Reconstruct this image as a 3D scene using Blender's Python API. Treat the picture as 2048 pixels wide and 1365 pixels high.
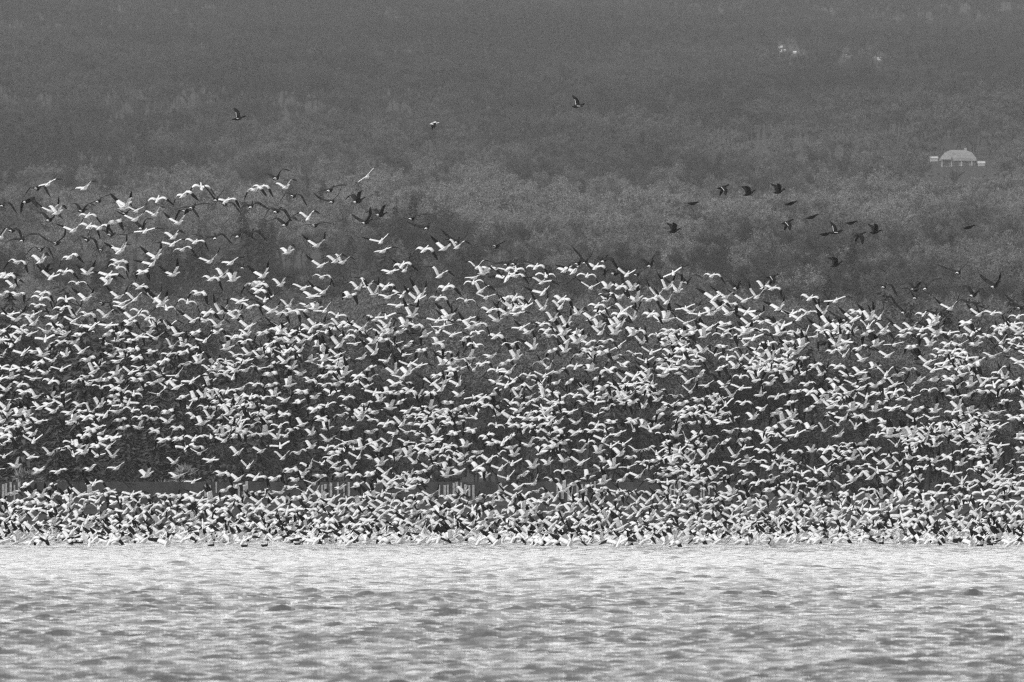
import bpy, math, random
import numpy as np
from mathutils import Matrix, Euler, Vector

random.seed(7)
rng = np.random.default_rng(7)
R = math.radians
scene = bpy.context.scene
for o in list(bpy.data.objects):
    bpy.data.objects.remove(o)

# ------------------------------------------------------------------ camera
FPX = 34400.0            # focal length in photo pixels (2048 wide)
EYE = 2.0                # camera height over the lake
HOR = 999.0              # eye level in the photo
cam_d = bpy.data.cameras.new('camera')
cam = bpy.data.objects.new('camera', cam_d)
scene.collection.objects.link(cam)
cam_d.sensor_width = 36.0
cam_d.lens = FPX * 36.0 / 2048.0
cam_d.clip_start = 1.0
cam_d.clip_end = 20000.0
cam.location = (0, 0, EYE)
cam.rotation_euler = (math.pi / 2 + math.atan((HOR - 682.5) / FPX), 0, 0)
cam_d.dof.use_dof = True
cam_d.dof.focus_distance = 810.0
cam_d.dof.aperture_fstop = 16.0
scene.camera = cam

# ------------------------------------------------------------------ sky and sun (overcast, monochrome)
SUN_EL, SUN_AZ = R(48), R(238)
world = bpy.data.worlds.new('World')
scene.world = world
world.use_nodes = True
wn = world.node_tree
wn.nodes.clear()
sky = wn.nodes.new('ShaderNodeTexSky')
sky.sky_type = 'NISHITA'
sky.sun_disc = False
sky.sun_elevation = SUN_EL
sky.sun_rotation = SUN_AZ
sky.air_density = 1.0
sky.dust_density = 0.6
sky.ozone_density = 1.0
bw = wn.nodes.new('ShaderNodeRGBToBW')
bg = wn.nodes.new('ShaderNodeBackground')
bg.inputs['Strength'].default_value = 0.14
wo = wn.nodes.new('ShaderNodeOutputWorld')
wn.links.new(sky.outputs['Color'], bw.inputs['Color'])
wn.links.new(bw.outputs['Val'], bg.inputs['Color'])
wn.links.new(bg.outputs['Background'], wo.inputs['Surface'])

sun_d = bpy.data.lights.new('sun', 'SUN')
sun_d.energy = 1.3
sun_d.angle = R(24)
sun_d.color = (1.0, 1.0, 1.0)
sun = bpy.data.objects.new('sun', sun_d)
scene.collection.objects.link(sun)
to_sun = Vector((math.sin(SUN_AZ) * math.cos(SUN_EL), math.cos(SUN_AZ) * math.cos(SUN_EL), math.sin(SUN_EL)))
sun.rotation_euler = to_sun.to_track_quat('Z', 'Y').to_euler()

scene.view_settings.view_transform = 'Standard'
scene.view_settings.look = 'None'
scene.view_settings.gamma = 1.0
scene.view_settings.use_curve_mapping = False
scene.view_settings.exposure = 1.46
HAZE_DENSITY = 5.6e-5
scene.cycles.use_denoising = False
scene.cycles.sampling_pattern = 'TABULATED_SOBOL'
scene.cycles.max_bounces = 6
scene.cycles.volume_bounces = 0
scene.cycles.filter_width = 1.3

# ------------------------------------------------------------------ helpers
C = scene.collection
def at(px, py, D):
    """world point seen at a photo pixel, D metres away"""
    return Vector(((px - 1024.0) / FPX * D, D, EYE + (HOR - py) / FPX * D))

def tag(o, label=None, cat=None, group=None, kind=None):
    if label: o['label'] = label
    if cat: o['category'] = cat
    if group: o['group'] = group
    if kind: o['kind'] = kind
    return o

def link(name, me, parent=None):
    o = bpy.data.objects.new(name, me)
    C.objects.link(o)
    if parent is not None: o.parent = parent
    return o

def mesh(name, v, f, mats, smooth=False, mi=None):
    me = bpy.data.meshes.new(name)
    me.from_pydata([tuple(p) for p in v], [], [tuple(q) for q in f])
    for m in (mats if isinstance(mats, (list, tuple)) else [mats]):
        me.materials.append(m)
    if smooth:
        me.polygons.foreach_set('use_smooth', [True] * len(me.polygons))
    if mi is not None:
        me.polygons.foreach_set('material_index', mi)
    me.update()
    return me

def grey_mat(name, lo, hi, scale=4.0, rough=0.85, coord='Object', detail=4.0, bump=0.0, stretch=None, spec=0.2):
    m = bpy.data.materials.new(name)
    m.use_nodes = True
    nt = m.node_tree
    b = nt.nodes['Principled BSDF']
    b.inputs['Roughness'].default_value = rough
    b.inputs['Specular IOR Level'].default_value = spec
    tc = nt.nodes.new('ShaderNodeTexCoord')
    no = nt.nodes.new('ShaderNodeTexNoise')
    no.inputs['Scale'].default_value = scale
    no.inputs['Detail'].default_value = detail
    src = tc.outputs[coord]
    if stretch:
        mp = nt.nodes.new('ShaderNodeMapping')
        mp.inputs['Scale'].default_value = stretch
        nt.links.new(src, mp.inputs['Vector'])
        src = mp.outputs['Vector']
    nt.links.new(src, no.inputs['Vector'])
    mr = nt.nodes.new('ShaderNodeMapRange')
    mr.inputs['From Min'].default_value = 0.3
    mr.inputs['From Max'].default_value = 0.7
    mr.inputs['To Min'].default_value = lo
    mr.inputs['To Max'].default_value = hi
    nt.links.new(no.outputs['Fac'], mr.inputs['Value'])
    nt.links.new(mr.outputs['Result'], b.inputs['Base Color'])
    if bump:
        bp = nt.nodes.new('ShaderNodeBump')
        bp.inputs['Distance'].default_value = bump
        nt.links.new(no.outputs['Fac'], bp.inputs['Height'])
        nt.links.new(bp.outputs['Normal'], b.inputs['Normal'])
    return m

def box(x0, x1, y0, y1, z0, z1):
    v = [(x0,y0,z0),(x1,y0,z0),(x1,y1,z0),(x0,y1,z0),(x0,y0,z1),(x1,y0,z1),(x1,y1,z1),(x0,y1,z1)]
    f = [(0,3,2,1),(4,5,6,7),(0,1,5,4),(1,2,6,5),(2,3,7,6),(3,0,4,7)]
    return v, f

# ------------------------------------------------------------------ terrain: far bank and wooded hillside
TZ = np.array([(1100,-1.2),(1118,-.7),(1121,.5),(1125,1.45),(1129,1.8),(1160,2.1),(1400,4),(2000,11),(3000,36),(3400,50),
               (4500,89),(6000,155),(7500,222),(9000,310)], float)
def vnoise(x, y, s, seed=0):
    """smooth value noise, vectorised"""
    x = np.asarray(x, float) / s; y = np.asarray(y, float) / s
    xi = np.floor(x).astype(np.int64); yi = np.floor(y).astype(np.int64)
    fx = x - xi; fy = y - yi
    fx = fx*fx*(3-2*fx); fy = fy*fy*(3-2*fy)
    def h(a, b):
        n = (a * 374761393 + b * 668265263 + seed * 982451653) & 0x7fffffff
        n = ((n ^ (n >> 13)) * 1274126177) & 0x7fffffff
        return ((n ^ (n >> 16)) & 0xffff) / 65535.0
    return (h(xi,yi)*(1-fx)+h(xi+1,yi)*fx)*(1-fy) + (h(xi,yi+1)*(1-fx)+h(xi+1,yi+1)*fx)*fy
def ground_z(X, D):
    z = np.interp(D, TZ[:,0], TZ[:,1])
    amp = np.clip((np.asarray(D) - 1300) / 1700, 0, 1) * 5.0
    k = (vnoise(X, D, 260, 3) - .5) * 2 + (vnoise(X, D, 90, 5) - .5)
    spur = np.clip((np.asarray(D) - 2300) / 1500, 0, 1) * 15.0 * (vnoise(np.asarray(X) + .16 * np.asarray(D), np.asarray(D) * .3, 170, 13) - .5)
    near = np.clip((np.asarray(D) - 1118) / 6, 0, 1) * (1 - np.clip((np.asarray(D) - 1400) / 300, 0, 1))
    return z + amp * k + spur + near * (vnoise(X, D, 5.0, 8) - .5) * .5

hill_mat = grey_mat('winter_grass_earth', .008, .036, .9, .95, detail=10)
ys = np.concatenate([np.linspace(1100, 1160, 40), np.linspace(1166, 1600, 60), np.linspace(1610, 9000, 230)])
xs = np.concatenate([np.linspace(-900, -260, 30)[:-1], np.linspace(-260, 260, 160), np.linspace(260, 900, 30)[1:]])
XX, YY = np.meshgrid(xs, ys)
ZZ = ground_z(XX, YY)
nv = XX.size; nc = len(xs)
idx = np.arange(nv).reshape(XX.shape)
F = np.stack([idx[:-1,:-1], idx[:-1,1:], idx[1:,1:], idx[1:,:-1]], -1).reshape(-1,4)
tag(link('hillside_terrain', mesh('hillside_terrain', np.stack([XX,YY,ZZ],-1).reshape(-1,3), F, hill_mat, True)), kind='structure',
    label='hazy wooded hillside rising behind the lake')

# ------------------------------------------------------------------ water
water_mat = bpy.data.materials.new('choppy_lake_water')
water_mat.use_nodes = True
nt = water_mat.node_tree
b = nt.nodes['Principled BSDF']
b.inputs['Base Color'].default_value = (.05, .05, .05, 1)
b.inputs['Roughness'].default_value = .03
b.inputs['IOR'].default_value = 1.33
b.inputs['Specular IOR Level'].default_value = .5
tc = nt.nodes.new('ShaderNodeTexCoord')
mp = nt.nodes.new('ShaderNodeMapping')
mp.inputs['Rotation'].default_value = (0, 0, R(14))
mp.inputs['Scale'].default_value = (.7, 1.9, 1.0)
nt.links.new(tc.outputs['Object'], mp.inputs['Vector'])
n1 = nt.nodes.new('ShaderNodeTexNoise'); n1.inputs['Scale'].default_value = 5.0; n1.inputs['Detail'].default_value = 8; n1.inputs['Roughness'].default_value = .6
nt.links.new(mp.outputs['Vector'], n1.inputs['Vector'])
bp = nt.nodes.new('ShaderNodeBump'); bp.inputs['Distance'].default_value = .065; bp.inputs['Strength'].default_value = 1
nt.links.new(n1.outputs['Fac'], bp.inputs['Height'])
nt.links.new(bp.outputs['Normal'], b.inputs['Normal'])

rows = [-40, 5, 30, 60, 90, 115, 135, 155]
d = 165.0
while d < 1135:
    rows.append(d); d += .12 * max(1.0, d / 200.0) ** 1.5
rows = np.array(rows)
u = np.linspace(-1.45, 1.45, 340)
half = np.maximum(rows, 150) * 1024 / FPX
Xw = u[None,:] * half[:,None]
far = np.array([-900., -300., -120.])
Xw = np.concatenate([np.tile(far, (len(rows),1)), Xw, np.tile(-far[::-1], (len(rows),1))], 1)
Yw = np.tile(rows[:,None], (1, Xw.shape[1]))
H = np.zeros_like(Xw)
dx = (2.9 / 340) * half[:,None]
wrng = np.random.default_rng(11)
for i in range(110):
    lam = 0.22 * (1.1 / .22) ** wrng.random()
    th = R(-90 - 16) + wrng.normal(0, .36)
    k = 2 * math.pi / lam
    amp = .0051 * lam ** .92
    fade = np.clip((lam / dx - 2.2) / 2.0, 0, 1)
    ph = wrng.random() * 6.28
    H += amp * fade * np.cos(k * (math.cos(th) * Xw + math.sin(th) * Yw) + ph)
gust = .75 + .5 * vnoise(Xw, Yw, 22, 21)
H = H * gust
H = H + 2.5 * H * np.abs(H) * (H > 0)
H[:, :3] = 0; H[:, -3:] = 0
nv = Xw.size
idx = np.arange(nv).reshape(Xw.shape)
F = np.stack([idx[:-1,:-1], idx[:-1,1:], idx[1:,1:], idx[1:,:-1]], -1).reshape(-1,4)
wm = bpy.data.meshes.new('lake_water')
wm.vertices.add(nv); wm.vertices.foreach_set('co', np.stack([Xw,Yw,H],-1).astype(np.float32).ravel())
wm.loops.add(F.size); wm.loops.foreach_set('vertex_index', F.ravel().astype(np.int32))
wm.polygons.add(len(F)); wm.polygons.foreach_set('loop_start', np.arange(0, F.size, 4, dtype=np.int32))
wm.polygons.foreach_set('loop_total', np.full(len(F), 4, np.int32)) if False else None
wm.polygons.foreach_set('use_smooth', np.ones(len(F), bool))
wm.materials.append(water_mat)
wm.update(calc_edges=True)
tag(link('lake_water', wm), kind='structure', label='choppy pale lake water in front of the flock')

# ------------------------------------------------------------------ haze
hv, hf = box(-960, 960, -60, 9080, -3.0, 360)
hz = bpy.data.materials.new('haze_air')
hz.use_nodes = True
hz.node_tree.nodes.clear()
pv = hz.node_tree.nodes.new('ShaderNodeVolumePrincipled')
pv.inputs['Color'].default_value = (.45, .45, .45, 1)
pv.inputs['Density'].default_value = HAZE_DENSITY
ho = hz.node_tree.nodes.new('ShaderNodeOutputMaterial')
hz.node_tree.links.new(pv.outputs['Volume'], ho.inputs['Volume'])
tag(link('haze', mesh('haze', hv, hf, hz)), kind='stuff', label='pale haze hanging over lake and hillside')

# ------------------------------------------------------------------ trees
bark_mat = grey_mat('bark', .02, .05, 3.0, .95)
def tone_mat(name, lo, hi):
    """bark and twigs whose shade differs from tree to tree"""
    m = bpy.data.materials.new(name)
    m.use_nodes = True
    nt = m.node_tree
    b = nt.nodes['Principled BSDF']
    b.inputs['Roughness'].default_value = .95
    b.inputs['Specular IOR Level'].default_value = .1
    a = nt.nodes.new('ShaderNodeAttribute'); a.attribute_type = 'INSTANCER'; a.attribute_name = 'tone'
    mr = nt.nodes.new('ShaderNodeMapRange')
    mr.inputs['To Min'].default_value = lo; mr.inputs['To Max'].default_value = hi
    nt.links.new(a.outputs['Fac'], mr.inputs['Value'])
    nt.links.new(mr.outputs['Result'], b.inputs['Base Color'])
    return m
twig_tone = tone_mat('winter_twigs', .025, .17)

def tube(P, Q, r0, r1, n=4):
    P = np.array(P, float); Q = np.array(Q, float)
    a = Q - P; a /= np.linalg.norm(a) + 1e-9
    t = np.array([0,0,1.]) if abs(a[2]) < .9 else np.array([1.,0,0])
    e1 = np.cross(a, t); e1 /= np.linalg.norm(e1); e2 = np.cross(a, e1)
    v = []; f = []
    for k in range(n):
        c, s = math.cos(6.2832*k/n), math.sin(6.2832*k/n)
        v.append(P + (e1*c + e2*s)*r0)
    for k in range(n):
        c, s = math.cos(6.2832*k/n), math.sin(6.2832*k/n)
        v.append(Q + (e1*c + e2*s)*r1)
    for k in range(n):
        f.append((k, (k+1)%n, n+(k+1)%n, n+k))
    return v, f

class MB:
    def __init__(s): s.v = []; s.f = []
    def add(s, vf):
        k = len(s.v); s.v += list(vf[0]); s.f += [tuple(i+k for i in q) for q in vf[1]]
        return s

def bare_tree(r, height, spread, levels=3, lean=0.0, twigs=260, twig_len=.9, twig_w=.05, fork=.35):
    """trunk with forking limbs (one mesh builder) and a crown of fine twigs (another)"""
    wood, crown = MB(), MB()
    tips = []
    def grow(P, dirv, L, rad, lev):
        Q = P
        dcur = np.array(dirv, float)
        n = 3 if lev < 2 else 2
        for i in range(n):
            dcur = dcur + np.array([r.gauss(0,.12), r.gauss(0,.12), r.gauss(0,.06)])
            dcur /= np.linalg.norm(dcur)
            Q2 = Q + dcur * L / n
            r0 = rad * (1 - .35*i/n); r1 = rad * (1 - .35*(i+1)/n)
            wood.add(tube(Q, Q2, r0, r1, 5 if lev == 0 else 4 if lev == 1 else 3))
            if lev >= 1: tips.append((Q2, dcur))
            Q = Q2
        if lev < levels:
            for j in range(r.choice((2,3,3)) + (1 if lev == 0 else 0)):
                az = r.uniform(0, 6.283)
                tilt = r.uniform(.35, .85) * spread
                dd = dcur * math.cos(tilt) + np.array([math.cos(az), math.sin(az), .15]) * math.sin(tilt)
                dd[2] = max(dd[2], -.05)
                dd /= np.linalg.norm(dd)
                grow(Q, dd, L * r.uniform(.6, .85), rad * .58, lev + 1)
    grow(np.zeros(3), np.array([lean, 0, 1.0]), height * fork, height * .022, 0)
    for i in range(twigs):
        P, dd = r.choice(tips)
        q = np.array([r.gauss(0,1), r.gauss(0,1), r.gauss(.35,.7)]); q /= np.linalg.norm(q)
        P = P + np.array([r.gauss(0,.25), r.gauss(0,.25), r.gauss(0,.25)]) * height * .085
        L = twig_len * r.uniform(.5, 1.3)
        w = np.cross(q, [r.gauss(0,1), r.gauss(0,1), r.gauss(0,1)]); w /= np.linalg.norm(w) + 1e-6
        w = w * twig_w
        k = len(crown.v)
        crown.v += [P - w, P + w, P + q * L + w * .3, P + q * L * .55 + w * 2.2]
        crown.f += [(k, k+1, k+2), (k, k+1, k+3)]
    return wood, crown

def source_tree(i, kind):
    r = random.Random(100 + i)
    if kind == 'bare':
        w, c = bare_tree(r, 11, 1.0, 3, 0, 3000, .5, .032)
        nw = len(w.f); w.add((c.v, c.f))
    elif kind == 'shrub':
        w, c = bare_tree(r, 4.5, 1.25, 2, 0, 1800, .42, .03, .22)
        nw = len(w.f); w.add((c.v, c.f))
    else:                                    # evergreen
        w = MB().add(tube((0,0,0), (0,0,12), .2, .03, 5)); nw = len(w.f)
        for k in range(520):
            z = 1.0 + 11 * r.random() ** 1.3
            rad = (12.4 - z) * .2 * math.sqrt(r.random())
            a = r.uniform(0, 6.283)
            P = np.array([math.cos(a)*rad, math.sin(a)*rad, z])
            q = np.array([math.cos(a), math.sin(a), -.35 + r.gauss(0,.25)]) * r.uniform(.5, 1.0)
            s = np.array([-math.sin(a), math.cos(a), r.gauss(0,.3)]) * .22
            n = len(w.v)
            w.v += [P - s, P + s, P + q]; w.f += [(n, n+1, n+2)]
    return bpy.data.objects.new('forest_tree_source', mesh('forest_tree_source', w.v, w.f, [twig_tone, bark_mat], False, [1 if i < nw else 0 for i in range(len(w.f))]))
sources = [source_tree(0,'bare'), source_tree(1,'bare'), source_tree(2,'bare'), source_tree(3,'shrub'), source_tree(4,'shrub'), source_tree(5,'conifer')]

def ground_hit(px, py, d0=1200.0):
    D = np.arange(d0, 8900, 4.0)
    e = HOR - (ground_z((px - 1024) / FPX * D, D) - EYE) / D * FPX
    k = np.nonzero(e <= py)[0]
    return float(D[k[0]]) if len(k) else 8000.0
HOUSE = (1917, 334, ground_hit(1917, 334))
def sample_zone(d0, d1, area_per, wmul=1.8):
    w = 1024 / FPX * wmul
    n = int(w * (d1*d1 - d0*d0) / area_per)
    D = np.sqrt(rng.uniform(d0*d0, d1*d1, n))
    X = rng.uniform(-1, 1, n) * D * w
    return X, D
PX, PD, PK, PS, PT = [], [], [], [], []
for d0, d1, ap in ((1146,1200,9),(1200,1500,20),(1500,2200,42),(2200,8800,125)):
    X, D = sample_zone(d0, d1, ap)
    cover = vnoise(X, D, 150, 31) * .6 + vnoise(X, D, 45, 33) * .4
    keep = rng.random(len(X)) < np.clip((cover - .1) * 3.4, .45, 1)
    if d1 > 8000: keep |= True
    if d1 > 8000: keep &= rng.random(len(X)) < np.interp(D, [2200, 4000, 6000, 8800], [.85, .95, .9, .7])
    X, D, cover = X[keep], D[keep], cover[keep]
    n = len(X)
    u_ = X * .92 + D * .11
    spec = (vnoise(u_, D * .22, 60, 41) - .5) * .85 + (vnoise(u_, D * .12, 17, 43) - .5) * .45 + .54 + rng.normal(0, .07, n)
    K = rng.integers(0, 3, n)
    conif = spec < .26
    K[conif] = 5
    low = rng.random(n) < (.75 if d1 <= 1200 else .35 if d1 <= 1500 else .15)
    K[low & ~conif] = rng.integers(3, 5, int((low & ~conif).sum()))
    S = rng.uniform(.65, 1.3, n)
    if d1 <= 1500: S *= .8
    if d1 <= 1200: S *= .72
    T = np.clip((spec - .36) * 2.7 + rng.normal(0, .11, n), 0, 1)
    T = T * .4 + .2 if d1 <= 1500 else T * .5 + .22 if d1 <= 2200 else T
    if d0 >= 2200: T = np.clip(T * np.interp(D, [2200, 2700, 3800, 4600, 6500], [.6, 1.15, .95, .3, .1]), 0, 1)
    PX.append(X); PD.append(D); PK.append(K); PS.append(S); PT.append(T)
PX, PD, PK, PS, PT = map(np.concatenate, (PX, PD, PK, PS, PT))
PZ = ground_z(PX, PD)
# clearings: the house meadow and the yards further up
hx, hz_, hd = at(*HOUSE).x, at(*HOUSE).z, HOUSE[2]
sx = PX / PD * FPX + 1024
top = HOR - (PZ + PS * 11 - EYE) / PD * FPX
YARDS = [(1917, 334, 80), (1995, 381, 12), (588, 586, 44)] + [(x, y, 9) for x, y in ((1557,97),(1563,95),(1561,104),(1570,102),(1590,107),(1635,109),(1693,113),(1701,114),(1747,115),(1759,120))]
drop = np.zeros(len(PX), bool)
for yx, yy, yw in YARDS:
    yd = ground_hit(yx, yy)
    near_ = (np.abs(sx - yx) < yw) & (PD < yd + 12) & (PD > yd - 900) & (top < yy - 1)
    # only low scrub grows below a yard
    lim = ((HOR - yy) / FPX * PD + EYE - PZ) / 4.6
    low_ok = near_ & (lim > .12) & (PD < yd - 12)
    PK[low_ok] = 3 + (np.arange(len(PX))[low_ok] % 2)
    PS[low_ok] = np.minimum(PS[low_ok], lim[low_ok])
    drop |= near_ & ~low_ok
k = ~drop
PX, PD, PK, PS, PT, PZ = PX[k], PD[k], PK[k], PS[k], PT[k], PZ[k]
fm = bpy.data.meshes.new('winter_forest')
fm.from_pydata(np.stack([PX, PD, PZ - .15], -1).tolist(), [], [])
for nm, arr, ty in (('tone', PT, 'FLOAT'), ('scl', PS, 'FLOAT'), ('rot', rng.uniform(0, 6.283, len(PX)), 'FLOAT'), ('kind_index', PK, 'INT')):
    at_ = fm.attributes.new(nm, ty, 'POINT')
    at_.data.foreach_set('value', arr.astype(np.int32 if ty == 'INT' else np.float32))
fm.materials.append(twig_tone)
forest = tag(link('winter_forest', fm), kind='stuff', label='hazy mass of bare winter trees covering the hillside')
ng = bpy.data.node_groups.new('forest_scatter', 'GeometryNodeTree')
ng.interface.new_socket('Geometry', in_out='INPUT', socket_type='NodeSocketGeometry')
ng.interface.new_socket('Geometry', in_out='OUTPUT', socket_type='NodeSocketGeometry')
gi = ng.nodes.new('NodeGroupInput'); go = ng.nodes.new('NodeGroupOutput')
inst = ng.nodes.new('GeometryNodeInstanceOnPoints')
gti = ng.nodes.new('GeometryNodeGeometryToInstance')
for s in reversed(sources):
    oi = ng.nodes.new('GeometryNodeObjectInfo'); oi.inputs['Object'].default_value = s
    ng.links.new(oi.outputs['Geometry'], gti.inputs[0])
def named(nm, ty):
    n = ng.nodes.new('GeometryNodeInputNamedAttribute'); n.data_type = ty; n.inputs['Name'].default_value = nm
    return n.outputs['Attribute']
ng.links.new(gi.outputs[0], inst.inputs['Points'])
ng.links.new(gti.outputs[0], inst.inputs['Instance'])
inst.inputs['Pick Instance'].default_value = True
ng.links.new(named('kind_index', 'INT'), inst.inputs['Instance Index'])
cx = ng.nodes.new('ShaderNodeCombineXYZ'); ng.links.new(named('rot', 'FLOAT'), cx.inputs['Z'])
ng.links.new(cx.outputs[0], inst.inputs['Rotation'])
ng.links.new(named('scl', 'FLOAT'), inst.inputs['Scale'])
ng.links.new(inst.outputs[0], go.inputs[0])
forest.modifiers.new('scatter', 'NODES').node_group = ng

# shoreline trees that can be told apart
twig_dark = grey_mat('dark_twigs', .015, .05, 2.0, .95)
twig_pale = grey_mat('pale_dry_leaves', .10, .24, 2.0, .95)
def shore_tree(px, D, height, label, seed, pale=False, lean=0.0, spread=1.0, twigs=420, cat='tree', name='bare_tree', fork=.35, levels=3):
    r = random.Random(seed)
    w, c = bare_tree(r, height, spread, levels, lean, twigs, .7, .03 if not pale else .09, fork)
    p = at(px, HOR, D)
    root = bpy.data.objects.new(name, None); C.objects.link(root)
    root.location = (p.x, D, float(ground_z(p.x, D)) - .1)
    link('trunk', mesh('trunk', w.v, w.f, bark_mat, True), root)
    link('crown', mesh('crown', c.v, c.f, twig_pale if pale else twig_dark), root)
    tag(root, label, cat, 'trees along the far bank')
for a in (
    (262, 1127, 3.9, 'bare forked tree with long low side branch on the far bank', 12, False, .15, 1.25, 260),
    (60, 1146, 3.0, 'pale bush beside the grey wall near the picture edge, behind low geese', 22, True, 0, 1.3, 700, 'bush', 'pale_bush', .25, 2),
    (366, 1150, 3.2, 'pale leafy bush behind geese, beside the bare forked tree', 23, True, 0, 1.2, 600, 'bush', 'pale_bush', .3, 2),
    (322, 1136, 1.9, 'low scrubby bush below the side branch of the bare forked tree', 24, True, 0, 1.4, 500, 'bush', 'pale_bush', .25, 2),
    (575, 1140, 4.4, 'small dark bare tree glimpsed between geese over the far bank', 25, False, .05, 1.0, 520),
    (1266, 1144, 4.6, 'dark bare tree between two groups of pale boards on the far bank', 26, False, -.05, 1.0, 520),
    (1590, 1138, 5.2, 'tall dark bare tree just past the wall end on the far bank', 27, False, .03, .95, 620),
    (1690, 1142, 4.8, 'broad dark bare tree behind low geese, second past the wall end', 28, False, -.06, 1.15, 620),
    (1860, 1140, 4.6, 'dark bare tree behind low geese, third past the wall end', 29, False, .04, 1.0, 620),
): shore_tree(*a)

# ------------------------------------------------------------------ grey wall with pale upright boards on the far bank
wall_mat = grey_mat('weathered_grey_wall', .022, .05, 1.6, .9, stretch=(1, 1, .4))
board_mat = grey_mat('pale_peeling_boards', .1, .36, 9.0, .9, stretch=(3, 3, .8), detail=6)
WD = 1131.0
wx0, wx1 = at(-260, 0, WD).x, at(1480, 0, WD).x
wz1 = at(0, 964, WD).z
wv, wf = box(wx0, wx1, WD, WD + .35, 1.2, wz1)
wall = tag(link('shore_wall', mesh('shore_wall', wv, wf, wall_mat)), 'long low grey wall on the far bank with clusters of pale boards', 'wall')
r = random.Random(5)
for gx0, gx1, n in ((2, 42, 5), (402, 440, 3), (466, 500, 4), (636, 704, 6), (876, 952, 9), (1112, 1196, 9), (1338, 1372, 4), (1396, 1432, 4)):
    for i in range(n):
        px = gx0 + (gx1 - gx0) * (i + .5 + r.uniform(-.25, .25)) / n
        y1 = r.uniform(963, 971); y0 = y1 + r.uniform(20, 34)
        c = at(px, 0, WD).x; hw = r.uniform(.045, .085)
        v, f = box(c - hw, c + hw, WD - .045, WD - .003, at(0, y0, WD).z, at(0, y1, WD).z)
        v[4] = (v[4][0] + r.uniform(-.02, .02), v[4][1], v[4][2]); v[5] = (v[5][0], v[5][1], v[5][2] - r.uniform(0, .05))
        link('board', mesh('board', v, f, board_mat), wall)

# ------------------------------------------------------------------ the house and outbuildings on the hill
render_mat = grey_mat('pale_house_wall', .16, .26, 1.2, .9)
roof_mat = grey_mat('pale_roof_shingle', .13, .2, 1.5, .9)
white_mat = grey_mat('white_paint', .25, .36, 1.0, .8)
dim_mat = grey_mat('weathered_shed_roof', .07, .14, 1.5, .9)
hut_mat = grey_mat('pale_hut_paint', .4, .5, 1.0, .9)
glass_mat = grey_mat('dark_window_glass', .02, .05, 1.0, .2, spec=.5)
p = at(*HOUSE)
house = bpy.data.objects.new('hill_house', None); C.objects.link(house); house.location = (p.x, p.y, p.z); house.scale = (HOUSE[2] / 4500,) * 3
v, f = box(-4.4, 4.4, 0, 8, -2.5, 1.75); link('wall', mesh('wall', v, f, render_mat), house)
prof = [(4.85, 1.55), (4.6, 2.4), (3.5, 3.8), (1.9, 4.45)]
v = []; f = []
for e, z in prof:
    dy = (4.85 - e)
    v += [(-e, -.5 + dy*.8, z), (e, -.5 + dy*1.05, z), (e, 8.5 - dy*1.05, z), (-e, 8.5 - dy*.8, z)]
for k in range(3):
    for j in range(4):
        a, b2 = 4*k + j, 4*k + (j+1) % 4
        f.append((a, b2, b2 + 4, a + 4))
f += [(12,13,14,15), (3,2,1,0)]
roof = link('roof', mesh('roof', v, f, roof_mat), house)
v, f = box(1.6, 2.3, 3.5, 4.2, 4.0, 5.0); link('chimney', mesh('chimney', v, f, render_mat), roof)
v = []; f = []
for k in range(9):                                                    # rounded front gable
    a = math.pi * k / 8
    v += [(-3.2 + 1.25*math.cos(a), -.95, 1.9 + 1.6*math.sin(a)), (-3.2 + 1.25*math.cos(a), 2.2, 1.9 + 1.6*math.sin(a))]
for k in range(8): f.append((2*k, 2*k+1, 2*k+3, 2*k+2))
f.append(tuple(range(0, 18, 2)))
link('rounded_gable', mesh('rounded_gable', v, f, white_mat), house)
for x in (-4.3, -1.8, .8, 3.5):
    v, f = box(x - .17, x + .17, -.42, -.12, -1.0, 1.54); link('porch_post', mesh('porch_post', v, f, white_mat), house)
for x in (-3.1, -.5, 2.1):
    v, f = box(x - .55, x + .55, -.06, -.004, .1, 1.3); wdw = link('window', mesh('window', v, f, glass_mat), house)
    v, f = box(x - .62, x + .62, -.1, -.062, -.02, .09); link('sill', mesh('sill', v, f, white_mat), wdw)
tag(house, 'pale house with rounded roof alone high on the hazy hillside', 'house')

def gable_hut(name, px, py, D, w, h, dep, label, cat, mat=None, group=None, rf=None):
    D0, D = D, ground_hit(px, py)
    p = at(px, py, D)
    root = bpy.data.objects.new(name, None); C.objects.link(root); root.location = p; root.scale = (D / D0,) * 3
    v, f = box(-w/2, w/2, 0, dep, -1.5, h*.62); link('wall', mesh('wall', v, f, mat or white_mat), root)
    e = w*.06
    v = [(-w/2-e,-e,h*.6),(w/2+e,-e,h*.6),(w/2+e,dep+e,h*.6),(-w/2-e,dep+e,h*.6),(-w/2-e,dep/2,h),(w/2+e,dep/2,h)]
    f = [(0,1,5,4),(2,3,4,5),(0,4,3),(1,2,5),(3,2,1,0)]
    link('roof', mesh('roof', v, f, rf or white_mat), root)
    tag(root, label, cat, group)
gable_hut('outbuilding', 1868, 323, 4495, 2.0, 1.3, 2.0, 'small bright white outbuilding on the uphill side of the pale house', 'shed', group='outbuildings of the hill house')
gable_hut('outbuilding', 1963, 334, 4490, 1.8, 1.5, 2.0, 'low pale lean-to beside the pale house, where the roof slopes lowest', 'shed', group='outbuildings of the hill house')
gable_hut('outbuilding', 1995, 381, 4100, .55, .6, .8, 'tiny white hut below the pale house on the hill', 'hut', group='outbuildings of the hill house')
gable_hut('long_shed', 588, 586, 3000, 7.4, .85, 3.0, 'long low pale shed roof seen between geese on the lower hillside', 'shed', dim_mat, rf=dim_mat)
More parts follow.
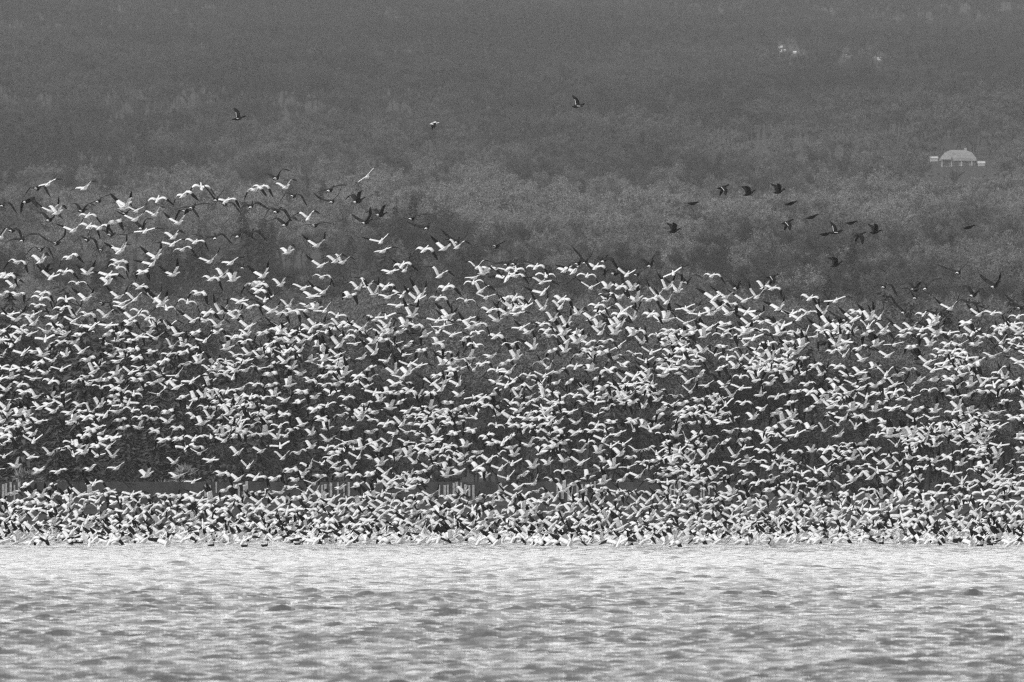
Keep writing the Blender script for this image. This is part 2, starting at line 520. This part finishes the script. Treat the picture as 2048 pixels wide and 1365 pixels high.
for px, py, w, lab in (
    (1557, 97, .7, 'white speck of a hut, first of the ridge row'), (1563, 95, .6, 'white speck of a hut, second of the ridge row'),
    (1561, 104, .8, 'faint pale hut just under the first two of the ridge row'), (1570, 102, .6, 'small pale hut, fourth of the ridge row'),
    (1590, 107, .8, 'bright white hut at the end of the first ridge cluster'), (1635, 109, .7, 'lone white hut midway along the ridge row'),
    (1693, 113, .9, 'bright white hut, first of the second ridge cluster'), (1701, 114, .7, 'white hut, second of the second ridge cluster'),
    (1747, 115, 1.0, 'pale hut, last cluster of the ridge row, upper one'), (1759, 120, 1.0, 'pale hut ending the ridge row, lower one')):
    gable_hut('distant_hut', px, py + 1, 6000, w * 1.3, w * 1.2, w, lab, 'hut', hut_mat, group='tiny white huts along the ridge', rf=hut_mat)

# ------------------------------------------------------------------ birds
white_f = grey_mat('white_feathers', .66, .76, 9.0, .8, stretch=(1, .35, 1))
black_f = grey_mat('black_primaries', .005, .01, 14.0, .8, spec=.05)
dark_f = grey_mat('dark_goose_feathers', .011, .026, 12.0, .85, spec=.05)
dark_b = grey_mat('dark_goose_back', .01, .02, 10.0, .85, spec=.05)
duck_f = grey_mat('dark_duck_feathers', .007, .014, 12.0, .85, spec=.05)
pale_f = grey_mat('pale_duck_wing_stripe', .3, .42, 12.0, .8)
bill_m = grey_mat('goose_bill', .18, .26, 10.0, .5)
black_b = grey_mat('black_bill', .015, .03, 10.0, .5)

for m_ in (white_f,):
    nt = m_.node_tree
    b = nt.nodes['Principled BSDF']
    tr = nt.nodes.new('ShaderNodeBsdfTranslucent'); tr.inputs['Color'].default_value = (.8, .8, .8, 1)
    mx = nt.nodes.new('ShaderNodeMixShader'); mx.inputs['Fac'].default_value = .4
    nt.links.new(b.outputs['BSDF'], mx.inputs[1]); nt.links.new(tr.outputs['BSDF'], mx.inputs[2])
    nt.links.new(mx.outputs['Shader'], nt.nodes['Material Output'].inputs['Surface'])
# body stations: y, z, half width, half height
GOOSE = [(-.37,.012,.055,.006),(-.31,.008,.058,.018),(-.24,0,.062,.043),(-.15,-.008,.078,.07),(-.04,-.012,.093,.088),(.06,-.006,.088,.084),
         (.13,.01,.064,.062),(.19,.03,.037,.04),(.27,.05,.028,.03),(.33,.062,.031,.034),(.375,.062,.028,.029),(.40,.055,.013,.013)]
DUCK = [(-.27,.01,.035,.006),(-.22,.005,.045,.018),(-.15,0,.058,.045),(-.05,-.006,.07,.065),(.04,0,.066,.06),(.1,.014,.042,.042),
        (.15,.03,.026,.028),(.2,.043,.028,.031),(.235,.043,.025,.026),(.25,.038,.012,.012)]
def loft(st, seg=8, y0=0, grow=0.0):
    v = []; f = []
    for (y, z, w, h) in st:
        for k in range(seg):
            a = 2 * math.pi * (k + .5) / seg
            v.append((math.cos(a) * (w + grow), y, z + math.sin(a) * (h + grow)))
    n = len(st)
    for i in range(n - 1):
        for k in range(seg):
            a, b2 = i*seg + k, i*seg + (k+1) % seg
            f.append((a, a + seg, b2 + seg, b2))
    f.append(tuple(range(seg))); f.append(tuple((n-1)*seg + k for k in reversed(range(seg))))
    return v, f

def wing(side, a1, a2, sweep=20, fold=1.0, semi=.95, root=(.055, .02, .045), chord=.2, twist=0.0, split=.54, seed=0, bend=.3):
    """inner arm and outer hand of one wing; angles in degrees over the horizontal"""
    r = random.Random(seed)
    n = 11
    ts = [i / (n - 1) for i in range(n)]
    pos = [np.array([root[0], root[1], root[2]])]
    dirs = []
    for i, t in enumerate(ts):
        s = min(1, max(0, (t - bend) / .34)); s = s*s*(3 - 2*s)
        el = R(a1 + (a2 - a1) * s)
        sw = R(-6 + (sweep + 6) * s)
        dirs.append((el, sw))
    L = semi * fold
    for i in range(1, n):
        el = .5*(dirs[i-1][0] + dirs[i][0]); sw = .5*(dirs[i-1][1] + dirs[i][1])
        dl = L / (n - 1)
        pos.append(pos[-1] + dl * np.array([math.cos(el)*math.cos(sw), -math.sin(sw), math.sin(el)*math.cos(sw)]))
    def section(i):
        t = ts[i]
        c = chord * (1.0 if t < .55 else (1 - ((t - .55)/.45)**2.6 * .86))
        c *= (1.3 - .48 * t) + (r.uniform(-.045, .045) if 0 < i < n-1 else 0)
        el, sw = dirs[i]
        nrm = np.array([-math.sin(el), 0, math.cos(el)])
        tw = R(twist * t + 6)
        cd = np.array([0, -math.cos(tw), 0]) + nrm * -math.sin(tw) * .6
        if t > .7: cd = cd + np.array([math.cos(el), 0, math.sin(el)]) * (t - .7) * .9
        th = .022 * (1 - .8 * t)
        pts = []
        for u_, up in ((0, .0), (.25, 1.0), (.6, .75), (1.0, .12)):
            pts.append(pos[i] + cd * c * (u_ - .25) + nrm * th * up)
        for u_, up in ((.6, -.2), (.25, -.5)):
            pts.append(pos[i] + cd * c * (u_ - .25) + nrm * th * up)
        return pts
    secs = [section(i) for i in range(n)]
    # where the dark primaries begin
    cut = int(round(split * (n - 1)))
    def strip(i0, i1):
        v = []; f = []
        m = 6
        for i in range(i0, i1 + 1): v += secs[i]
        for i in range(i1 - i0):
            for k in range(m):
                a, b2 = i*m + k, i*m + (k+1) % m
                f.append((a, b2, b2 + m, a + m))
        f.append(tuple(reversed(range(m)))); f.append(tuple((i1 - i0)*m + k for k in range(m)))
        v = np.array(v)
        if side < 0:
            v[:,0] *= -1; f = [tuple(reversed(q)) for q in f]
        return v, f
    return strip(0, cut), strip(cut, n - 1)

# wing beats: inner angle, outer angle, sweep of the hand, visible length, twist
POSES = {'V': (27, 50, 18, 1.0, 4), 'W': (50, 70, 14, .98, 0), 'F': (14, -8, 16, 1.0, 6), 'A': (22, -52, 14, 1.0, 10),
         'M': (48, -16, 24, .98, 0), 'H': (20, -74, 10, .98, 14)}
WORDS = {'V': 'wings raised in V', 'W': 'wings raised steeply', 'F': 'wings spread almost flat', 'A': 'wings arched down',
         'M': 'wings bent like an M', 'H': 'wing tips hanging straight down'}
NVAR = 6
def bill_mesh(st, mat, L=.055):
    y, z, w, h = st[-1]
    return mesh('bill', *loft([(y-.004,z,w*.95,h*.95),(y+L*.55,z-.008,w*.75,h*.6),(y+L,z-.014,w*.5,h*.25)], 6), mat, True)
def make_kind(st, body_mats, mi_fn, wing_mat, tip_mat, **kw):
    v, f = loft(st)
    nb = len(st) - 1
    mi = [mi_fn(i // 8) if i < nb * 8 else mi_fn(0 if i == nb*8 else nb) for i in range(len(f))]
    out = {'body': mesh('goose_body', v, f, body_mats, True, mi), 'body_raw': (np.array(v), f), 'poses': {}}
    for pz, (a1, a2, sw, fo, tw) in POSES.items():
        for k in range(NVAR):
            r = random.Random(hash((pz, k)) if False else ord(pz)*17 + k*101)
            j = lambda s: r.uniform(-s, s)
            parts = []
            for side in (-1, 1):
                inner, tip = wing(side, a1 + j(9), a2 + j(13), sw + j(8), fo, twist=tw + j(5), bend={'A': .12, 'H': .22}.get(pz, .3), seed=k*7 + ord(pz), **kw)
                parts.append((inner, tip, mesh('wing', inner[0], inner[1], wing_mat, True), mesh('wing_tip', tip[0], tip[1], tip_mat, True)))
            out['poses'][(pz, k)] = parts
    return out
white_k = make_kind(GOOSE, [white_f], lambda i: 0, white_f, black_f)
dark_k = make_kind(GOOSE, [dark_b, dark_f, black_f], lambda i: 2 if i < 1 or i > 7 else 0, dark_f, dark_f, semi=.95)
white_bill, black_bill = bill_mesh(GOOSE, bill_m), bill_mesh(GOOSE, black_b)
rv, rf_ = loft([(-.285,.004,.0635,.033),(-.25,.001,.066,.046),(-.205,-.004,.073,.06),(-.19,-.005,.074,.0635)], 8)
rump = mesh('rump_patch', rv, rf_, white_f, True)

# where each bird is in the photograph, read off four enlarged tiles (4x): x, y, wing beat, roll
TILES = {
(0, 330): dict(w="""385 155 F 16;680 185 F 12;410 370 V 15;460 385 M 0;1010 325 V 8;985 352 M 0;1090 370 V 4;1260 280 A 5;1240 400 M 14;1470 242 A 12;1610 180 A -4;
1810 290 H 0;2040 200 A 8;1080 440 V 6;1430 465 V 10;700 410 A -4;590 525 V 14;920 460 A 8;710 495 A -12;800 505 A 12;1160 535 F 10;10 580 F 30;1390 580 M 8;1380 640 F 8;
1560 620 H -4;1460 680 A 4;950 700 M 2;975 680 V 10;1250 740 V 10;1680 775 V 10;1850 785 F 10;560 740 A 10;330 770 M 4;140 780 A -6;700 870 V 0;410 900 V 0;520 860 A 0;
950 780 H -6;940 822 A -10;1220 795 V 12;1140 860 H 0;1390 880 V 12;870 885 F -4;870 940 M 8;1690 915 A -6;1790 890 M -6;1870 920 M 6;20 890 F -6;60 892 A -8;2030 960 A 10;
110 970 M 4;140 1040 H 0;20 1040 A 14;620 950 A -4;1120 980 H -8;690 1075 V 2;340 1030 A -4;330 1070 A -8;950 1060 V -6;1080 1080 M -4;980 1112 F 2;1250 1080 W -6;1300 1110 V 4;
1590 1030 A -6;1500 1100 A -6;530 1080 A -2;300 1130 A 0;1920 1095 F -4;2000 1140 H -6;990 1142 F 10;1330 1150 A -4;500 1150 A 4;90 1200 F 2;130 1240 V 2;260 1210 F 8;
270 1270 M 0;440 1220 F 8;590 1210 W -4;700 1200 A -12;850 1210 M 0;1120 1180 A -4;1060 1230 V -6;1040 1270 H 0;1180 1230 A -12;1240 1282 M 0;1350 1300 M 4;1770 1180 W -8;
1660 1190 A 4;1550 1250 V -2;1640 1250 H -8;1740 1290 M 0;1890 1220 V 6;1860 1180 A 4;1990 1300 V -6;20 1330 V 0;160 1310 F 2;440 1290 A -8;590 1252 V 4;650 1290 F -6;740 1300 F 8;870 1290 F 2;460 1340 A -6""",
 k="""300 190 A 6;20 325 A 8;225 290 A 10;790 290 F 18;660 370 M 6;400 440 M -4;1000 392 M 0;1730 280 W 0;1800 315 A -4;1540 340 F 8;1490 372 A 4;2010 330 A 12;1140 500 M 6;100 525 A -6;
180 600 F 14;455 630 V 14;700 600 A -10;890 560 F -8;1720 580 A 10;1910 560 A 18;2010 550 A 8;325 680 A 2;810 680 A 22;1940 820 A -10;370 850 M 6;820 1110 A -8;180 1170 F -4;290 1165 F 6;750 1330 M 0"""),
(512, 330): dict(w="""40 180 A -4;240 180 M 10;890 95 F 34;420 425 M 2;1000 615 V 16;490 645 V 6;260 700 M 12;1020 690 F 10;1350 680 A -4;1510 670 V -4;1610 660 M -4;520 810 V -6;640 770 M 4;690 782 M -8;
60 890 V 12;530 900 A -4;1170 805 A 8;1190 845 W 8;1080 860 F 4;1470 890 M -8;1770 825 M 8;1860 835 A -2;1820 870 M 4;1750 905 F 10;2010 845 F 4;2010 905 F 10;200 960 M 8;380 990 F -2;540 1020 V 4;
30 960 A -10;20 1010 A -10;1740 945 A 4;1800 1010 M -8;1520 985 A -2;820 985 M 2;890 970 M -10;1040 980 H 0;945 1040 W 4;1170 1045 M 6;1320 1045 W -8;1295 1080 V -4;450 1055 F -8;70 1085 V 6;750 1050 H -8;
1060 1060 F 2;1460 1070 A -4;1840 1065 F -4;1680 1090 A -4;2010 1075 A 4;2030 1140 V -8;2010 1190 V 4;260 1130 M 4;420 1130 F 4;480 1150 M 4;400 1165 F 8;550 1170 V 22;130 1170 V 0;190 1190 A -8;290 1175 A -10;
650 1210 H -6;1140 1130 F -2;1250 1210 W -6;1870 1170 H -4;1040 1220 F 14;960 1240 M 6;1540 1215 V -2;1690 1245 F 8;1930 1245 V 6;190 1300 V 4;180 1332 A -8;480 1290 V -6;560 1290 A 4;630 1310 F 6;670 1290 M -8;
740 1280 A -4;440 1320 M 4;800 1330 A 2;850 1310 V 4;1050 1290 M 4;1030 1330 V 0;1200 1280 M -4;1280 1292 A -8;1450 1250 F 2;1490 1300 F 6;1540 1260 W 6;1720 1300 V -4;1780 1280 A -4""",
 k="""165 105 M 12;300 250 A -6;595 200 F 16;610 295 V 14;820 290 M 6;170 370 A -6;240 475 M 4;475 485 F 8;1000 400 M 10;885 460 V 10;1250 430 F 12;1370 500 V 14;1610 612 V 4;1920 655 F 8;2010 795 F 8"""),
(1024, 330): dict(w="""190 820 A -2;30 840 A -2;30 890 A -4;430 845 F 4;500 850 V 8;670 820 H -6;270 890 A -2;240 940 F -10;250 1025 V 14;600 890 A -4;920 880 V -4;1290 870 F 26;1600 890 A -4;630 985 V -4;770 980 M 4;
860 980 A -8;970 990 M -8;1240 990 W -4;1330 1010 W 8;1000 1080 V 14;860 1060 V 4;760 1080 M 0;1160 1050 W -8;1240 1100 W 0;1100 1082 A 4;2020 985 M 4;1620 1070 V -4;1710 1060 V -4;1860 1090 V -4;1960 1060 W -8;
400 1080 H -8;390 1140 M 0;250 1150 W 4;110 1130 W -4;90 1150 V -4;20 1150 V 0;40 1195 F 4;20 1070 A -4;680 1130 A -6;730 1180 F 6;530 1190 M -4;640 1230 V 0;900 1170 M -6;860 1200 A 4;970 1230 W 8;1110 1200 A -2;
1390 1150 F 16;1430 1180 V 4;1240 1240 W 0;1200 1250 V 4;1660 1150 M -4;1740 1120 H -8;1600 1190 M 4;1740 1190 V 0;1880 1180 F -4;1960 1220 V 4;1390 1270 V -4;1500 1200 F 8;80 1310 F 6;240 1280 A -4;330 1240 M -4;
440 1280 W 0;280 1330 A 0;700 1290 M 4;820 1280 V -4;870 1280 M 0;1000 1330 A -4;1250 1330 A -4;1450 1310 V 0;1580 1310 V 4;1700 1280 H -4;1900 1280 V -6;2000 1260 A 4;1720 1330 F 2;1860 1340 F -4;1990 1330 A 2""",
 k="""20 790 F 2;590 780 W 0;530 790 A 8;740 760 A -4;1110 800 M 12;1000 880 V 4;830 870 A -10;1400 940 M 4;760 1062 A -8;1800 980 M 6""",
 d="1690 180 D;1900 230 U;1450 310 F;1300 530 U"),
(1536, 330): dict(w="""35 990 H -8;335 1070 H -4;540 1090 F 12;1460 1150 V 6;90 1150 V 4;190 1195 F 2;440 1190 W -6;320 1185 H 0;250 1230 V 4;700 1180 A -4;820 1230 W 4;890 1230 W 6;690 1240 V 0;490 1270 V -8;1250 1200 A 4;
1350 1240 M 0;1320 1280 M 4;1690 1200 V 0;1800 1190 H -4;1580 1270 H -6;2000 1220 A 6;1970 1280 H 4;50 1280 V 0;120 1290 V -4;430 1310 V 0;560 1310 V -6;650 1330 W 4;800 1300 M 0;930 1320 M -4;1080 1330 V -6;
1150 1310 M 4;1230 1320 F 6;1350 1340 V 4;1450 1350 F 0;1840 1310 A -8;1910 1300 A -4;2020 1310 V 6;230 1350 A 0;600 1290 A -6""",
 k="""1525 860 V 10;1820 965 V 4;930 975 A -4;1180 1000 M 0;1260 985 F 20;1180 1065 M -4;1090 1175 V -10;1650 1040 M -6;1600 1105 A -12;2020 1145 V -6;620 1240 V 6;1340 1195 A -6""",
 d="90 215 U;185 310 F;155 460 D;355 418 F;465 555 F;545 540 S;670 465 F;735 560 P;860 540 U;1610 500 F;550 800 U;35 895 D"),
}
birds = {'w': [], 'k': [], 'd': []}
for (ox, oy), dd in TILES.items():
    for kk, txt in dd.items():
        for e in txt.replace('\n', '').split(';'):
            e = e.split()
            birds[kk].append([ox + float(e[0]) / 4, oy + float(e[1]) / 4, e[2], float(e[3]) if len(e) > 3 else 0.0])
birds['d'] += [[478, 237, 'S', 0], [1157, 212, 'S', 0]]

def place(o, px, py, D, yaw, pitch, roll, s):
    o.location = at(px, py, D)
    o.rotation_mode = 'YXZ'
    o.rotation_euler = (R(pitch), R(-roll), R(-yaw))
    o.scale = (s, s, s)

def near_dark(px, py):
    best = None
    for (kx, ky, _p, _r) in birds['k']:
        q = math.hypot(kx - px, (ky - py) * 1.2)
        if 4 < q < 34 and (best is None or q < best[0]): best = (q, kx - px, ky - py)
    if not best: return ''
    return ' below a dark goose' if best[2] < -abs(best[1]) * .6 else ' above a dark goose' if best[2] > abs(best[1]) * .6 else ' beside a dark goose'
def tilt_word(rl):
    return ' banking steeply' if abs(rl) >= 20 else ' banking' if abs(rl) >= 9 else ''
used = set()
ONES = 'zero one two three four five six seven eight nine ten eleven twelve thirteen fourteen fifteen sixteen seventeen eighteen nineteen'.split()
TENS = 'x x twenty thirty forty fifty sixty seventy eighty ninety'.split()
def word(n):
    n = int(round(n))
    if n >= 100: return 'hundred'
    return ONES[n] if n < 20 else TENS[n // 10] + ('-' + ONES[n % 10] if n % 10 else '')
ALL = [(q, kk) for kk in 'wk' for q in birds[kk]]
def unique(head, px, py, near=''):
    """look, then the neighbour if there is a telling one, then the place in per cent across and down the picture"""
    place_ = f', {word(px / 20.48)} percent across, {word(py / 13.65)} down'
    for tail in (near, ''):
        t = head + tail + place_
        if len(t.replace(',', '').split()) <= 16: break
    if t in used:                                   # same look and same place: the neighbour tells
        for q, kk in sorted(ALL, key=lambda e: math.hypot(e[0][0] - px, e[0][1] - py)):
            dx_, dy_ = q[0] - px, q[1] - py
            if abs(dx_) + abs(dy_) < 1: continue
            rel = ('over' if dy_ > 0 else 'under') if abs(dy_) > abs(dx_) * .6 else ('left of' if dx_ > 0 else 'right of')
            t = f"{head.split(',')[0]}, {SHORT[PZ_]} {rel} a {SHORT[q[2]]} one{place_}" if (PZ_ := near_pose(px, py)) else t
            if t not in used: break
    used.add(t)
    return t
SHORT = {'V': 'V-winged', 'W': 'steep-winged', 'F': 'flat-winged', 'A': 'arch-winged', 'M': 'M-winged', 'H': 'droop-winged'}
def near_pose(px, py):
    for q, kk in ALL:
        if abs(q[0] - px) + abs(q[1] - py) < .01: return q[2]

brng = random.Random(42)
def build_goose(kind, px, py, pose, roll, D, label, name, group, scale, yaw=None, pitch=None):
    K = white_k if kind == 'w' else dark_k
    o = link(name, K['body'])
    var = brng.randrange(NVAR)
    for inner, tip, mi_, mt_ in K['poses'][(pose, var)]:
        w = link('wing', mi_, o)
        link('wing_tip', mt_, w)
    link('bill', white_bill if kind == 'w' else black_bill, o)
    if kind == 'k': link('rump_patch', rump, o)
    place(o, px, py, D, brng.gauss(8 if abs(roll) >= 20 else 22 if pose in 'FA' else 33, 13) if yaw is None else yaw, brng.gauss(14, 6) if pitch is None else pitch, roll * 1.15 + brng.gauss(0, 2), scale)
    tag(o, label, 'goose', group)
    return o

for px, py, pose, roll in birds['w']:
    lab = unique('white goose,' + tilt_word(roll) + ' ' + WORDS[pose], px, py, near_dark(px, py))
    D = brng.uniform(785, 850)
    build_goose('w', px, py, pose, roll, D, lab, 'white_goose', 'white geese in the upper flock', 1.0 * brng.uniform(.94, 1.06) * D / 815)
for px, py, pose, roll in birds['k']:
    lab = unique('dark goose,' + tilt_word(roll) + ' ' + WORDS[pose], px, py)
    D = brng.uniform(800, 860)
    build_goose('k', px, py, pose, roll, D, lab, 'dark_goose', 'dark geese above the flock', 1.05 * brng.uniform(.95, 1.05) * D / 815)
# the lone pale bird high above
build_goose('w', 868, 248, 'H', 8, 1050, 'lone small white bird with drooping dark wing tips high above the flock', 'white_goose', 'white geese in the upper flock', .82, yaw=78, pitch=4)

# ducks in flight
dv, df = loft(DUCK)
duck_body = mesh('duck_body', dv, df, duck_f, True)
duck_bill = bill_mesh(DUCK, black_b, .05)
DPOSE = {'U': (56, 48), 'D': (-42, -56), 'F': (6, -6), 'S': (30, 26), 'P': (-38, -62)}
DWORD = {'U': 'wings up', 'D': 'wings beating down', 'F': 'wings level, seen edge-on', 'S': 'pale-striped wings spread wide', 'P': 'one drooping wing flashing white'}
dpm = {}
for pz, (a1, a2) in DPOSE.items():
    L = []
    for side in (-1, 1):
        inner, tip = wing(side, a1, a2, 42 if pz in 'UF' else 26, 1.0, semi=.45, root=(.04, .02, .03), chord=.15, twist=4, split=.5, seed=3)
        v = inner[0]; sec = v.reshape(-1, 6, 3)
        sv = []                                             # pale stripe along the trailing edge of the arm, slightly proud
        for s_ in sec:
            up = s_[2] - s_[4]; up /= np.linalg.norm(up) + 1e-9
            a, b2 = s_[2] * .5 + s_[3] * .5, s_[2] * .3 + s_[3] * .7
            sv += [a + up*.012, b2 + up*.006, b2 - up*.004, a - up*.012]
        sf = []
        ns = len(sec)
        for i in range(ns - 1):
            for q in range(4):
                x0, x1 = i*4 + q, i*4 + (q+1) % 4
                sf.append((x0, x1, x1 + 4, x0 + 4))
        sf += [(0,1,2,3), tuple((ns-1)*4 + q for q in (3,2,1,0))]
        L.append((mesh('wing', *inner, pale_f if (pz == 'P' and side < 0) else duck_f, True), mesh('wing_tip', *tip, duck_f, True), mesh('wing_stripe', sv, sf, pale_f)))
    dpm[pz] = L
for px, py, pose, _r in birds['d']:
    o = link('flying_duck', duck_body)
    for wi, wt, ws in dpm[pose]:
        w = link('wing', wi, o); link('wing_tip', wt, w)
        if pose in 'SD': link('wing_stripe', ws, w)
    link('bill', duck_bill, o)
    D = brng.uniform(820, 900)
    roll = {'S': -34, 'P': -10, 'F': 4}.get(pose, 0)
    place(o, px, py, D, brng.gauss(68, 9), brng.gauss(10, 4), roll, 1.32 * D / 830)
    lone = {(478, 237): 'lone dark duck with spread wings high over the upper flock', (1157, 212): 'highest dark duck of all, alone above the middle of the flock'}.get((px, py))
    tag(o, lone or unique('dark flying duck, ' + DWORD[pose], px, py), 'duck', 'ducks flying beside the flock')

# ------------------------------------------------------------------ the dense mass of the flock
GAPS = [(65,690,40,14),(155,735,30,20),(300,720,20,15),(120,868,45,18),(165,850,20,15),(420,850,15,12),(250,870,20,12),(707,705,30,12),(812,675,40,10),(850,690,25,12),
        (762,767,25,15),(837,767,28,20),(950,767,25,20),(712,785,30,12),(862,800,25,12),(800,832,20,15),(590,885,30,15),(1124,722,35,20),(1106,690,30,12),(1400,688,30,15),
        (1286,802,15,10),(1285,875,40,15),(1340,840,12,20),(1424,728,20,15),(1648,715,20,15),(1836,740,15,15),(1848,705,30,10),(1848,800,25,20),(1810,830,35,12),(1648,885,45,15),
        (1706,742,15,12),(287,910,55,35),(150,935,30,25),(325,935,25,20),(387,950,15,15),(50,950,20,15),(662,942,15,12),(594,880,25,15),(800,942,25,15),(687,915,15,12),
        (1174,955,30,12),(1274,887,25,12),(1618,922,35,20),(1686,967,35,15),(1861,955,30,15),(230,975,30,12),(90,975,20,10)]
BOARD_GAPS = [(22,982,30,19),(422,984,26,16),(484,984,26,18),(670,980,42,17),(914,977,46,20),(1154,978,48,20),(1356,984,24,16),(1414,980,26,18)]
frng = random.Random(99)
pts = []
cell = {}
def ok(px, py, m):
    cx_, cy_ = int(px // 40), int(py // 40)
    for a in (-1,0,1):
        for b_ in (-1,0,1):
            for qx, qy in cell.get((cx_+a, cy_+b_), ()):
                if abs(qx-px) < m * 1.5 and math.hypot((qx-px)/1.5, qy-py) < m: return False
    return True
tries = 0
while tries < 60000:
    tries += 1
    px = frng.uniform(-60, 2110); py = frng.uniform(664, 1079)
    if frng.random() < .92 and any(((px-gx)/gw)**2 + ((py-gy)/gh)**2 < 1 for gx, gy, gw, gh in BOARD_GAPS): continue
    if py < 950 and any(((px-gx)/gw)**2 + ((py-gy)/gh)**2 < 1 for gx, gy, gw, gh in GAPS): continue
    if py < 985:
        m = 15.0 + (1.0 if py < 900 else 0)
        m *= .42 + 1.2 * float(vnoise(px, py * 1.5, 48, 77))
        if px < 560 and 880 < py < 985: m *= 1.45
        if 950 < py < 985: m *= 1.1
    else:
        m = 12.8 - 4.4 * (py - 985) / 98
    if not ok(px, py, m): continue
    cell.setdefault((int(px//40), int(py//40)), []).append((px, py))
    pts.append((px, py))

for i in range(110):
    pts.append((frng.uniform(-40, 2090), 1078 + abs(frng.gauss(0, 4.2))))
leg_v = []; leg_f = []
for sx_ in (-.035, .035):
    k0 = len(leg_v)
    v, f = tube((sx_, -.1, -.05), (sx_, -.24, -.17), .011, .009, 4)
    leg_v += v; leg_f += [tuple(i + k0 for i in q) for q in f]
    k0 = len(leg_v)
    leg_v += [(sx_, -.23, -.165), (sx_-.035, -.3, -.2), (sx_+.035, -.3, -.2), (sx_, -.26, -.185)]
    leg_f += [(k0, k0+1, k0+2), (k0, k0+1, k0+3), (k0, k0+2, k0+3)]
bv, bf = white_k['body_raw']
AV, AF, AM = [], [], []
off = 0
def emit(v, f, M, mi_):
    global off
    v = np.asarray(v, float)
    AV.append(v @ M[:3,:3].T + M[:3,3]); AF.extend([tuple(i + off for i in q) for q in f]); AM.extend([mi_] * len(f))
    off += len(v)
for px, py in pts:
    low = max(0.0, min(1.0, (py - 985) / 60.0))
    dmax = 2.0 * FPX / max(py - HOR + 8, 1) if py > HOR else 2000
    D = min(frng.uniform(790, 870 + 110 * low), dmax)
    pose = frng.choice('VVVWFFAAAAAMMHH' if frng.random() > low else 'WVVVMMAAFFH')
    var = frng.randrange(NVAR)
    s = .98 * frng.uniform(.9, 1.08)
    e = Euler((R(frng.gauss(14 + 14 * low, 7)), R(frng.gauss(-3, 11)), R(-frng.gauss(36 + 14 * low, 23))), 'YXZ')
    M = np.array(Matrix.Translation(at(px, py, D)) @ e.to_matrix().to_4x4() @ Matrix.Scale(s, 4))
    dark = frng.random() < .012 and py < 980
    emit(bv, bf, M, 3 if dark else 0)
    for inner, tip, _a, _b in white_k['poses'][(pose, var)]:
        emit(inner[0], inner[1], M, 3 if dark else 0); emit(tip[0], tip[1], M, 1)
    if low > .3 and not dark: emit(leg_v, leg_f, M, 2)
fl = mesh('goose_flock', np.concatenate(AV), AF, [white_f, black_f, bill_m, dark_f], True, AM)
tag(link('goose_flock', fl), 'dense mass of white geese with black wing tips rising off the lake', 'flock', kind='stuff')
print('FLOCK', len(pts), 'tris', len(AF), 'trees', len(PX), 'w', len(birds['w']), 'k', len(birds['k']))

# ------------------------------------------------------------------ spray thrown up where the flock leaves the water
spray_mat = grey_mat('white_spray', .5, .65, 5.0, .6)
SV, SF = [], []
for i in range(10000):
    D = frng.uniform(788, 960)
    x = frng.uniform(-1.08, 1.08) * 1024 / FPX * D
    if float(vnoise(x, D, 2.2, 55)) < .45: continue
    z = abs(frng.gauss(0, .34 * float(vnoise(x, D, 1.3, 56)) + .03)) + .02
    s = frng.uniform(.008, .024)
    k = len(SV)
    SV += [(x-s*1.6, D, z), (x+s*1.6, D, z+frng.uniform(-.01,.01)), (x, D-s, z-s*.4), (x+frng.uniform(-s,s), D+s*.5, z+s*1.2)]
    SF += [(k,k+2,k+1),(k,k+1,k+3),(k+1,k+2,k+3),(k,k+3,k+2)]
tag(link('water_spray', mesh('water_spray', SV, SF, spray_mat)), 'white spray under the geese leaving the water', kind='stuff')

# ------------------------------------------------------------------ ducks swimming in front of the flock
SWIM = [(-.2,.10,.02,.01),(-.17,.08,.05,.03),(-.1,.05,.085,.065),(0,.04,.1,.08),(.08,.05,.085,.075),(.12,.1,.05,.055),(.13,.17,.032,.04),(.135,.25,.03,.035)]
sv, sf = loft(SWIM)
swim_body = mesh('swimming_duck', sv, sf, duck_f, True)
hv_, hf_ = loft([(.09,.29,.012,.014),(.11,.295,.04,.045),(.145,.3,.045,.05),(.18,.29,.034,.036),(.2,.28,.014,.014)])
swim_head = mesh('head', hv_, hf_, black_f, True)
sb_v, sb_f = loft([(.195,.278,.018,.014),(.24,.27,.02,.008),(.26,.268,.013,.004)], 6)
swim_bill = mesh('bill', sb_v, sb_f, bill_m, True)
for px, py, yaw, lab in ((150, 1088, 90, 'dark duck swimming before the flock, first of the close pair at one side'), (161, 1088, 88, 'dark duck swimming just ahead of its close companion'),
        (423, 1094, 60, 'dark upright duck swimming alone below the thick of the geese'), (490, 1095, 85, 'dark duck on the water, third out from the close pair'),
        (530, 1094, 70, 'dark duck on the water between two other swimming ducks'), (596, 1091, 88, 'long low dark duck with raised head, fifth out from the close pair'),
        (640, 1090, 80, 'last dark duck of the loose swimming line, under the flock'), (1476, 1088, 60, 'tiny dark duck at the foot of the flock, alone'),
        (1763, 1089, 40, 'small dark duck with neck up, swimming apart from the others'), (1961, 1094, 75, 'dark duck swimming nearest the viewer, by the far corner trio'),
        (1981, 1092, 85, 'low dark duck swimming, rear one of two close together'), (1988, 1091, 80, 'low dark duck swimming, front one of two close together'),
        (2026, 1092, 95, 'dark duck with tall neck swimming at the picture edge')):
    D = EYE * FPX / (py - HOR)
    o = link('swimming_duck', swim_body)
    link('head', swim_head, o); link('bill', swim_bill, o)
    p = at(px, py, D)
    o.location = (p.x, D, -.02); o.rotation_euler = (0, 0, R(-yaw)); o.scale = (1.0, .9, 1.05)
    tag(o, lab, 'duck', 'ducks swimming before the flock')
